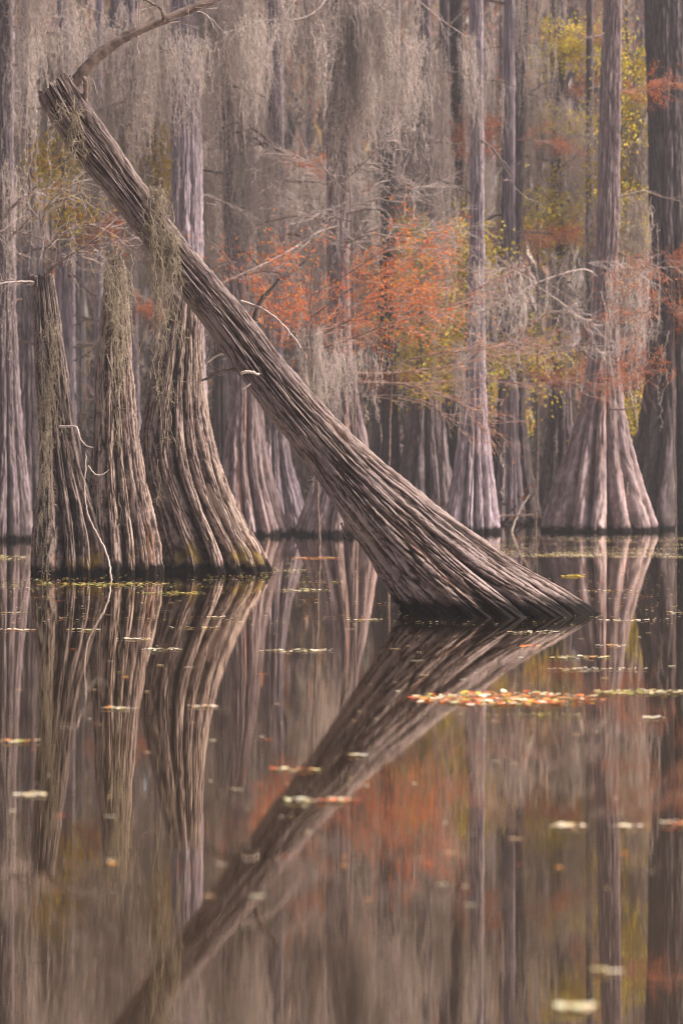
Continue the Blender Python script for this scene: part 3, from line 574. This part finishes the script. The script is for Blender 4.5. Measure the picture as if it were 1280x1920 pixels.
for (X, Y) in spots:
    i = rf.randint(len(protos)); pt, sub = protos[i]; rz, s = rf.choice((0, math.pi)) + rf.uniform(-.5, .5), rf.uniform(.8, 1.25)
    if i not in used: o = pt; o.location = (X, Y, 0); o.rotation_euler = (0, 0, rz); o.scale = (s, s, s); used.add(i)
    else: o = copy_tree(pt, (X, Y, 0), rz, s)
    px = 640 + X / Y * F; zn = 0 if px < 400 else 1 if px < 830 else 2
    o['label'] = FL[zn]; o['group'] = FG[zn]
    c, sn = math.cos(rz), math.sin(rz)
    for q in sub:
        for p in q[2:]: FP.append((X + s * (c * p[0] - sn * p[1]), Y + s * (sn * p[0] + c * p[1]), s * p[2]))
for i, (pt, sub) in enumerate(protos):
    if i not in used:
        for ch in list(pt.children):
            bpy.data.objects.remove(ch)
        bpy.data.objects.remove(pt)

# ------------------------------------------------------------------ spanish moss
def moss_mesh(seed, n=70, wid=.22, hlen=1.3, r=.0038, te=.38):
    rng = np.random.RandomState(seed); tb = Tubes(3)
    lobes_ = [(rng.normal(0, wid), rng.normal(0, wid * .5), rng.uniform(.35, 1.0)) for _ in range(7)]
    for i in range(n):
        lx, ly, ll = lobes_[rng.randint(7)]
        x, y = lx + rng.normal(0, wid * .26), ly + rng.normal(0, wid * .2); z = .1 - rng.exponential(te) - abs(x - lx) * 1.2 / max(wid, .1) * .3
        L = hlen * ll * rng.uniform(.45, 1.05); m = max(5, int(L / .085))
        st = rng.normal(0, .022, (m, 3)); st[:, 2] = -L / m; st[:, :2] -= np.array((x - lx, y - ly)) * .5 / m
        q = np.vstack([[x, y, z], np.array((x, y, z)) + np.cumsum(st, 0)])
        tb.add(q, np.linspace(r, r * .55, len(q)))
        for _ in range(int(m * 2.2)):
            j = rng.randint(0, m); d = np.array((rng.normal(0, 1), rng.normal(0, 1), rng.normal(-.45, .5)))
            q2 = wander(q[j], d, rng.uniform(.04, .13), 4, rng, 1.3, -.5); tb.add(q2, np.linspace(r * .62, r * .4, 5))
    return tb.mesh('spanish_moss')
MM = [moss_mesh(200 + i, n=rn, wid=wd, hlen=hl) for i, (rn, wd, hl) in enumerate([(80, .28, 1.3), (90, .40, 1.7), (70, .24, 2.2), (100, .46, 1.2), (80, .30, 2.6), (60, .15, 1.7)])]
for m_ in MM: m_.materials.append(M['moss'])
MS = moss_mesh(300, 46, .05, .75, .0030); MS.materials.append(M['moss_warm'])
MS2 = moss_mesh(301, 40, .06, .45, .0030); MS2.materials.append(M['moss_warm'])
MV = [moss_mesh(310 + i, 70, .42, 1.5, .005, .55) for i in range(2)]
for m_ in MV: m_.materials.append(M['moss'])
def put_moss(me, p, s, label, group, rz=0., sz=None):
    o = bpy.data.objects.new('spanish_moss', me); COL.objects.link(o); o.location = p; o.scale = (s, s, sz or s); o.rotation_euler = (0, 0, rz)
    return tag(o, label, 'moss', group)
ML = {0: 'grey hanging moss among the trees left of the leaning trunk', 1: 'grey hanging moss among the trees between the leaning trunk and the slim lilac cypress', 2: 'grey hanging moss among the trees right of the slim lilac cypress'}
MG = {0: 'moss curtains on the left', 1: 'moss curtains in the middle', 2: 'moss curtains on the right'}
rm = np.random.RandomState(12); cnt = 0
def zone(p):
    px = 640 + p[0] / p[1] * F; return 0 if px < 420 else 1 if px < 880 else 2
per = [PERCH[i] for i in rm.permutation(len(PERCH))]; fp = [FP[i] for i in rm.permutation(len(FP))]
for src, lim in ((per, 118), (fp, 90)):
    c = 0
    for p in src:
        if c >= lim: break
        px, py = 640 + p[0] / p[1] * F, HZ - (p[2] - CH) / p[1] * F
        if not (-90 < px < 1370 and -260 < py < (330 if px < 480 else 420)): continue
        keep = 1.0 if px < 480 else .5 if px < 830 else .28
        if rm.rand() > keep: continue
        z = zone(p); put_moss(MM[rm.randint(len(MM))], tuple(p), rm.uniform(.8, 1.25), ML[z], MG[z], rm.uniform(-.7, .7) + rm.choice((0, math.pi)), rm.uniform(.95, 1.6)); c += 1
for (px, py, Y, me, s, sz, lab) in [
    (298, 375, 19.15, MS, 1.0, 1.15, 'olive moss draped over the middle of the leaning trunk, hanging below it'),
    (312, 430, 19.2, MS2, .9, 1.2, 'short olive moss on the leaning trunk just below the longest drape'),
    (122, 200, 19.2, MS2, 1.2, 1.0, 'yellowish moss tuft on the broken end of the leaning trunk'),
    (285, 350, 19.35, MS2, 1.0, .6, 'pale moss tuft beside the short stub on the upper side of the leaning trunk'),
    (225, 520, 26.0, MS, 1.1, 1.3, 'pale moss hanging down the face of the middle near stub'),
    (92, 600, 25.9, MS2, .8, 1.6, 'olive moss on the left broken stub of the near cluster'),
    (84, 720, 25.75, MS2, .6, 1.8, 'long olive moss strand low on the left broken stub'),
    (898, 60, 42.2, MM[2], .6, .7, 'pale moss wrapped round the upper slim lilac cypress'),
    (905, 150, 42.2, MM[0], .6, .8, 'pale moss tuft beside the upper slim lilac cypress'),
    (868, 640, 42.0, MM[5], .8, .8, 'thin grey moss hanging left of the slim lilac cypress near its foot'),
    (1205, 500, 43.0, MV[1], .9, 1.1, 'long grey moss hanging right of the broad pink cypress'),
    (985, 490, 42.0, MV[1], 1.2, .9, 'wide thin moss veil between the slim lilac and the broad pink cypress'),
    (1040, 470, 46.0, MV[0], 1.1, 1.2, 'moss clump under the pale crossing twigs left of the pink cypress'),
    (612, 610, 31.0, MM[2], .6, .7, 'brown moss column hanging in front of the orange needles'),
    (640, 655, 36.0, MM[1], .8, .7, 'pale moss hanging beneath the orange needles'),
    (760, 60, 38.5, MM[3], 1.0, 1.0, 'pale curly moss under the bare twigs at the top centre'),
    (730, 140, 38.5, MM[1], .9, .9, 'pale curly moss tail lower at the top centre'),
    (215, 470, 25.6, MS, 1.6, 1.0, 'dark tangle of moss over the ragged top of the middle near stub'),
    (350, 60, 38.2, MM[3], 1.0, .9, 'pale moss over the upper part of the thick lilac trunk'),
    (480, 30, 38.5, MM[3], 1.0, 1.0, 'curly moss under the bare twigs right of the upper limb')]:
    put_moss(me, tuple(P(px, py, Y)), s, lab, None, .3, sz)

# ------------------------------------------------------------------ the far wood: one mass no one could count
def far_wood():
    rng = np.random.RandomState(3); lv = Leaves(); tb = Tubes(5)
    pal = [(.44, .34, .31), (.36, .28, .25), (.50, .40, .37), (.28, .21, .18), (.46, .19, .09), (.46, .30, .12), (.40, .22, .14), (.42, .33, .30)]
    for Y0, Y1, n, L in ((80, 92, 26000, .9), (92, 108, 30000, 1.2), (108, 120, 34000, 1.7)):
        Y = rng.uniform(Y0, Y1, n); X = rng.uniform(-.36, .36, n) * Y; Z = rng.uniform(0, 1, n) ** .9 * (.34 * Y)
        p = np.stack([X, Y, Z], 1); d = rng.normal(0, .28, (n, 3)) + np.array((0, 0, -1.0)); sz = L * rng.uniform(.5, 1.4, n)
        lv.add(p, d, sz, sz * rng.uniform(.12, .35, n), pick(rng, pal, n), rng, .1)
    for (xa, xb, ya, yb, n) in ((-40, -19, -20, 84, 26000), (23, 44, -20, 84, 26000), (-40, 44, -44, -24, 16000)):  # unseen wood at the sides and behind the camera, added to cut horizon light
        p = np.stack([rng.uniform(xa, xb, n), rng.uniform(ya, yb, n), rng.uniform(0, 1, n) ** .9 * 15], 1); d = rng.normal(0, .28, (n, 3)) + np.array((0, 0, -1.0)); sz = 1.3 * rng.uniform(.5, 1.4, n)
        lv.add(p, d, sz, sz * rng.uniform(.12, .35, n), pick(rng, pal, n), rng, .1)
    for _ in range(260):
        Y = rng.uniform(82, 118); X = rng.uniform(-.34, .34) * Y; r = rng.uniform(.12, .3)
        tb.add([(X, Y, -.3), (X, Y, .6), (X, Y, 2.5), (X + rng.normal(0, .2), Y, 12), (X + rng.normal(0, .4), Y, 30)], [r * 2.6, r * 1.9, r * 1.2, r, r * .7])
    ug = Leaves(); n = 30000; Y = rng.uniform(60, 82, n); X = rng.uniform(-.34, .34, n) * Y
    p = np.stack([X, Y, rng.uniform(0, 1, n) * (2.4 + .9 * np.sin(X * .9) + .6 * np.sin(X * 2.3 + Y))], 1); d = rng.normal(0, .6, (n, 3)) + np.array((0, 0, .9))
    ug.add(p, d, rng.uniform(.3, .9, n), rng.uniform(.03, .12, n), pick(rng, [(.045, .032, .026), (.06, .04, .03), (.035, .03, .022), (.09, .05, .03)], n), rng, .1)  # brush bank coloured near-black to stand for shade between the trunks
    n = 5200; Y = rng.uniform(43.5, 60, n); X = rng.uniform(-.16, .16, n) * Y; k = (np.sin(X * 1.7 + Y) + np.sin(X * .8 - Y * .6) > .3) ; X, Y = X[k], Y[k]; n = len(X)
    ug.add(np.stack([X, Y, rng.uniform(0, 1, n) ** 2 * .75], 1), rng.normal(0, .7, (n, 3)) + np.array((0, 0, .6)), rng.uniform(.1, .4, n), rng.uniform(.012, .05, n), pick(rng, [(.08, .05, .035), (.05, .035, .028), (.30, .10, .03), (.14, .09, .06)], n), rng, .1)
    tag(obj('shade_brush', ug.mesh('shade_brush'), M['wood']), 'waterline brush, and dark brown brush put in for the shade between the far trunks', 'shade_brush', kind='stuff')
    o = obj('far_wood', lv.mesh('far_wood'), M['wood']); tag(o, 'distant mass of grey-brown mossy swamp wood closing the view', 'woodland', kind='stuff')
    o2 = obj('far_trunks', tb.mesh('far_trunks'), M['limb'], o, (0, 0, 0)); tag(o2, kind='stuff')
far_wood()

# ------------------------------------------------------------------ floating leaves
CREAM = [(.54, .44, .28), (.62, .55, .42), (.48, .34, .16), (.56, .47, .36)]
MIXED = [(.52, .115, .03), (.46, .085, .025), (.52, .22, .05), (.48, .40, .22), (.48, .44, .33), (.36, .31, .05), (.50, .17, .05)]
GREENY = [(.29, .27, .05), (.34, .29, .08), (.22, .23, .04), (.42, .36, .17), (.38, .17, .05)]
def leaf_disc(rng, size, tilt=.12, curl=.06):
    tilt = tilt * .18
    a = np.arange(9) / 9 * 2 * math.pi; el = rng.uniform(.45, .75)
    x, y = np.cos(a) * size * .5, np.sin(a) * size * .5 * el; x = x * (1 + .12 * np.cos(a))
    z = curl * size * ((x / size) ** 2 * 2) * rng.uniform(0, 1) + rng.normal(0, tilt) * x + rng.normal(0, tilt) * y
    q = np.stack([x, y, z - z.min()], 1); q = np.vstack([q, [(0, 0, q[:, 2].mean() * .55)]])
    r = rng.rand() * 6.28; c, s = math.cos(r), math.sin(r); q[:, :2] = q[:, :2] @ np.array(((c, s), (-s, c)))
    i = np.arange(9); f = np.stack([i, (i + 1) % 9, np.full(9, 9)], 1); return q, f
def raft(label, x0, x1, y, h, n, size, pal, seed, tilt=.18, cat='leaf raft', name='leaf_raft', kind=None, group=None, shape='ell', clump=0):
    rng = np.random.RandomState(seed); V, Fc, Cc, k = [], [], [], 0
    c = WP((x0 + x1) / 2, y)
    cl = rng.uniform(0, 1, (max(1, clump), 2))
    for _ in range(n):
        if shape == 'ell':
            while True:
                u, v = rng.uniform(-1, 1, 2)
                if u * u + v * v < 1 - .5 * rng.rand(): break
        else: u, v = rng.uniform(-1, 1, 2)
        if clump:
            cc = cl[rng.randint(clump)]; u, v = np.clip(np.array((cc[0] * 2 - 1 + rng.normal(0, .11), cc[1] * 2 - 1 + rng.normal(0, .022))), -1, 1)
        p = WP((x0 + x1) / 2 + u * (x1 - x0) / 2, y + v * h / 2)
        q, f = leaf_disc(rng, size * rng.uniform(.5, 1.25), tilt)
        V.append(q + p - c + np.array((0, 0, .004 + .006 * rng.rand()))); Fc.append(f + k); k += len(q); Cc.append(np.repeat(pick(rng, pal, 1), len(q), 0))
    o = obj(name, make_mesh(name, np.vstack(V), np.vstack(Fc), None, np.vstack(Cc)), M['float'], None, c)
    return tag(o, label, cat, group, kind)
raft('large dense raft of orange, yellow and cream leaves in front of the leaning trunk', 762, 1135, 1311, 27, 420, .046, MIXED * 2 + MIXED[:3] + CREAM[:2] * 2 + YELLOW[:1], 1, .45)
raft('yellow-green leaf raft reaching the right edge beside the large orange raft', 1085, 1330, 1299, 9, 110, .045, GREENY + CREAM, 2, .3)
raft('small yellow raft just below the right root of the leaning trunk', 1020, 1150, 1234, 7, 46, .042, GREENY + CREAM, 3, .3)
raft('cream leaf raft left of the leaning trunk foot', 476, 632, 1221, 6, 46, .042, CREAM, 4, .3)
raft('thin mixed raft lying across the reflection of the leaning trunk', 498, 680, 1503, 6, 40, .040, CREAM + MIXED, 5, .35)
raft('thin pinkish raft just above the mixed one, left of the trunk reflection', 490, 612, 1445, 5, 22, .034, CREAM + MIXED, 6, .35)
raft('little cream raft in the lower right water', 1028, 1108, 1551, 7, 22, .034, CREAM, 7, .35)
raft('narrow cream raft right of the little one in the lower right water', 1138, 1222, 1552, 6, 14, .034, CREAM, 8, .35)
raft('pinkish raft at the right edge in the lower water', 1232, 1300, 1547, 8, 14, .036, CREAM + MIXED, 9, .35)
raft('small cream raft near the left edge in the lower water', 24, 96, 1492, 6, 16, .034, CREAM, 10, .35)
raft('thin orange streak of leaves at the left edge of the lower water', -10, 88, 1392, 3, 22, .034, MIXED, 11, .3)
raft('blurred pale floating leaf pair near the bottom right, the upper one', 1100, 1176, 1824, 12, 7, .036, CREAM, 12, .2)
raft('blurred pale leaf raft nearest the camera at the bottom right', 1026, 1142, 1893, 14, 12, .040, CREAM, 13, .2)
raft('cream leaves in a thin strip against the front of the leaning trunk', 940, 1060, 1186, 5, 34, .040, CREAM, 14, .2)
raft('cream strip touching the front right root of the leaning trunk', 945, 1010, 1157, 2, 22, .035, CREAM, 15, .1)
raft('orange pair of leaves in the reflection of the leaning trunk', 970, 1012, 1212, 6, 7, .055, [(.75, .16, .03)], 16, .4)
raft('yellow-green raft along the foot of the near cluster, the longer one', 45, 350, 1096, 7, 220, .05, GREENY, 17, .3)
raft('yellow-green raft in front of the near cluster, the shorter one', 250, 402, 1113, 7, 120, .045, GREENY, 18, .3)
raft('rust leaf strip on the water right of the near cluster', 535, 645, 1047, 4, 90, .06, MIXED, 19, .3)
raft('yellow leaf strip right of the near cluster, nearer than the rust one', 515, 622, 1107, 5, 60, .05, GREENY + CREAM, 20, .3)
raft('pale strip of leaves at the left edge beside the near cluster', -20, 55, 1046, 10, 110, .05, CREAM + GREENY, 21, .3)
raft('cream strip in front of the near cluster, left of centre', 210, 290, 1199, 4, 26, .04, CREAM, 22, .25)
raft('small cream strip in front of the broad near base', 258, 342, 1219, 4, 24, .04, CREAM, 23, .25)
raft('thin orange and cream strip at the far left, below the near cluster', -10, 82, 1182, 4, 30, .04, CREAM + MIXED, 24, .25)
raft('cream strip between the near cluster and the leaning trunk', 375, 442, 1158, 3, 26, .04, CREAM, 25, .2)
raft('narrow pale raft on the right below the pink cypress', 1110, 1255, 1164, 3, 34, .04, CREAM, 26, .2)
raft('yellow leaf cluster on the water right of the leaning trunk', 1045, 1105, 1081, 5, 40, .06, YELLOW, 27, .3)
raft('long pale line of leaves right of centre above the large raft', 1000, 1235, 1256, 4, 44, .036, CREAM, 28, .25)
raft('faint cream line of leaves below the large orange raft', 770, 1150, 1342, 5, 50, .022, GREENY, 29, .1)
raft('thin pale line right of the large orange raft', 1200, 1250, 1347, 3, 14, .034, CREAM, 30, .2)
raft('short pale line in the reflection of the near cluster', 350, 412, 1326, 3, 14, .036, CREAM, 31, .2)
raft('scattered yellowish duckweed and litter on the far water right of the leaning trunk', 900, 1330, 1022, 34, 1900, .038, YELLOW[:2] + CREAM, 40, .06, 'duckweed', 'duckweed', 'stuff', clump=60, shape='rect')
raft('bright litter line along the far water right of the leaning trunk', 950, 1330, 1042, 9, 1300, .038, YELLOW[:2] + CREAM * 2, 41, .1, 'duckweed', 'duckweed', 'stuff', clump=40, shape='rect')
raft('scattered litter on the water round the near cluster', -20, 640, 1075, 60, 900, .034, YELLOW[:2] + GREENY + CREAM, 42, .06, 'duckweed', 'duckweed', 'stuff', clump=50, shape='rect')
raft('fine litter strewn thinly over the open water on both sides of the leaning trunk', -20, 1310, 1112, 120, 1100, .03, CREAM + GREENY + MIXED, 43, .05, 'duckweed', 'duckweed', 'stuff', clump=130, shape='rect')
for i, (lab, q) in enumerate([
    ('hair-thin cream strip on the reflection of the broad near base', (300, 420, 1178, 3, 30)), ('thin rust strip of leaves at the left edge, level with the leaning trunk foot', (-10, 60, 1150, 3, 26)),
    ('thin cream strip crossing the reflection of the left stub', (118, 196, 1182, 3, 24)), ('cream strip of leaves on the water left of the leaning trunk, nearest its foot', (640, 736, 1163, 3, 28)),
    ('pale strip right of the leaning trunk tip', (1118, 1180, 1212, 3, 20)), ('pale strip at the right edge level with the leaning trunk foot', (1240, 1300, 1150, 3, 24)),
    ('long faint strip of leaves under the pink cypress reflection', (1060, 1210, 1108, 3, 44)), ('thin yellow strip just right of the near cluster', (512, 590, 1070, 3, 50)),
    ('thin cream streak in the middle of the left water', (180, 262, 1330, 3, 20)), ('small cream streak on the trunk reflection above the thin mixed raft', (640, 690, 1418, 3, 14))]):
    raft(lab, *q, .036, CREAM + MIXED[2:6], 60 + i, .2)
# single leaves adrift
rs_ = np.random.RandomState(31)
SLM = {}
for cn, pal in (('pale', CREAM), ('orange', MIXED[:3])):
    SLM[cn] = []
    for k in range(4):
        q, f = leaf_disc(rs_, .045, .05, .03); SLM[cn].append(make_mesh('floating_leaf', q, f, None, np.repeat(pick(rs_, pal, 1), len(q), 0)))
        SLM[cn][-1].materials.append(M['float'])
for _ in range(190):
    py = 1085 + 620 * rs_.rand() ** 1.6; px = rs_.uniform(-10, 1290)
    if 740 < px < 1120 and py < 1170: continue
    cn = 'pale' if rs_.rand() < .8 else 'orange'
    band = 'far' if py < 1200 else 'middle' if py < 1400 else 'near'; side = 'left' if px < 640 else 'right'
    where = {'far': 'level with the leaning trunk foot', 'middle': 'level with the large orange raft', 'near': 'nearer than the large raft'}[band]
    o = bpy.data.objects.new('floating_leaf', SLM[cn][rs_.randint(4)]); COL.objects.link(o); p = WP(px, py, 0); p[2] = .004; o.location = p
    s = rs_.uniform(.3, .85) * (1.0 if py < 1300 else .6); o.scale = (s * rs_.choice((1.2, 1.8, 2.6)), s, s); o.rotation_euler = (0, 0, rs_.uniform(-.4, .4))
    tag(o, 'small %s leaf adrift on the %s, %s' % (cn, side, where), 'leaf', 'single %s leaves adrift on the %s, %s' % (cn, side, band))
# small orange leaf litter caught on the far roots, dead log between the far feet
tubething('dead_log', 'thin dead log lying across the water between the lilac and pink feet', 'log', [P(935, 967, 42.5), P(965, 966, 42.5), P(998, 966, 42.5)], .018, .014, 'limb', n=14)
tubething('broken_stake', 'pale broken stick leaning up between the lilac and pink feet', 'stick', [P(992, 926, 43), P(978, 948, 43), P(966, 972, 43), P(958, 1000, 43)], .012, .022, 'pale', n=14)

# ------------------------------------------------------------------ the damp air of the swamp
def haze():
    x0, x1, y0, y1, z0, z1 = -96, 96, -56, 156, -1.0, 48
    V = [(x, y, z) for z in (z0, z1) for y in (y0, y1) for x in (x0, x1)]
    Fq = [(0, 2, 3, 1), (4, 5, 7, 6), (0, 1, 5, 4), (2, 6, 7, 3), (0, 4, 6, 2), (1, 3, 7, 5)]
    m = bpy.data.materials.new('haze'); m.use_nodes = True; n = m.node_tree; n.nodes.remove(n.nodes['Principled BSDF'])
    v = n.nodes.new('ShaderNodeVolumePrincipled'); v.inputs['Color'].default_value = (.96, .89, .90, 1); v.inputs['Density'].default_value = .0012; v.inputs['Anisotropy'].default_value = .2
    n.links.new(v.outputs[0], n.nodes['Material Output'].inputs['Volume'])
    tag(obj('haze', make_mesh('haze', V, Fq, smooth=False), m), kind='stuff')
haze()
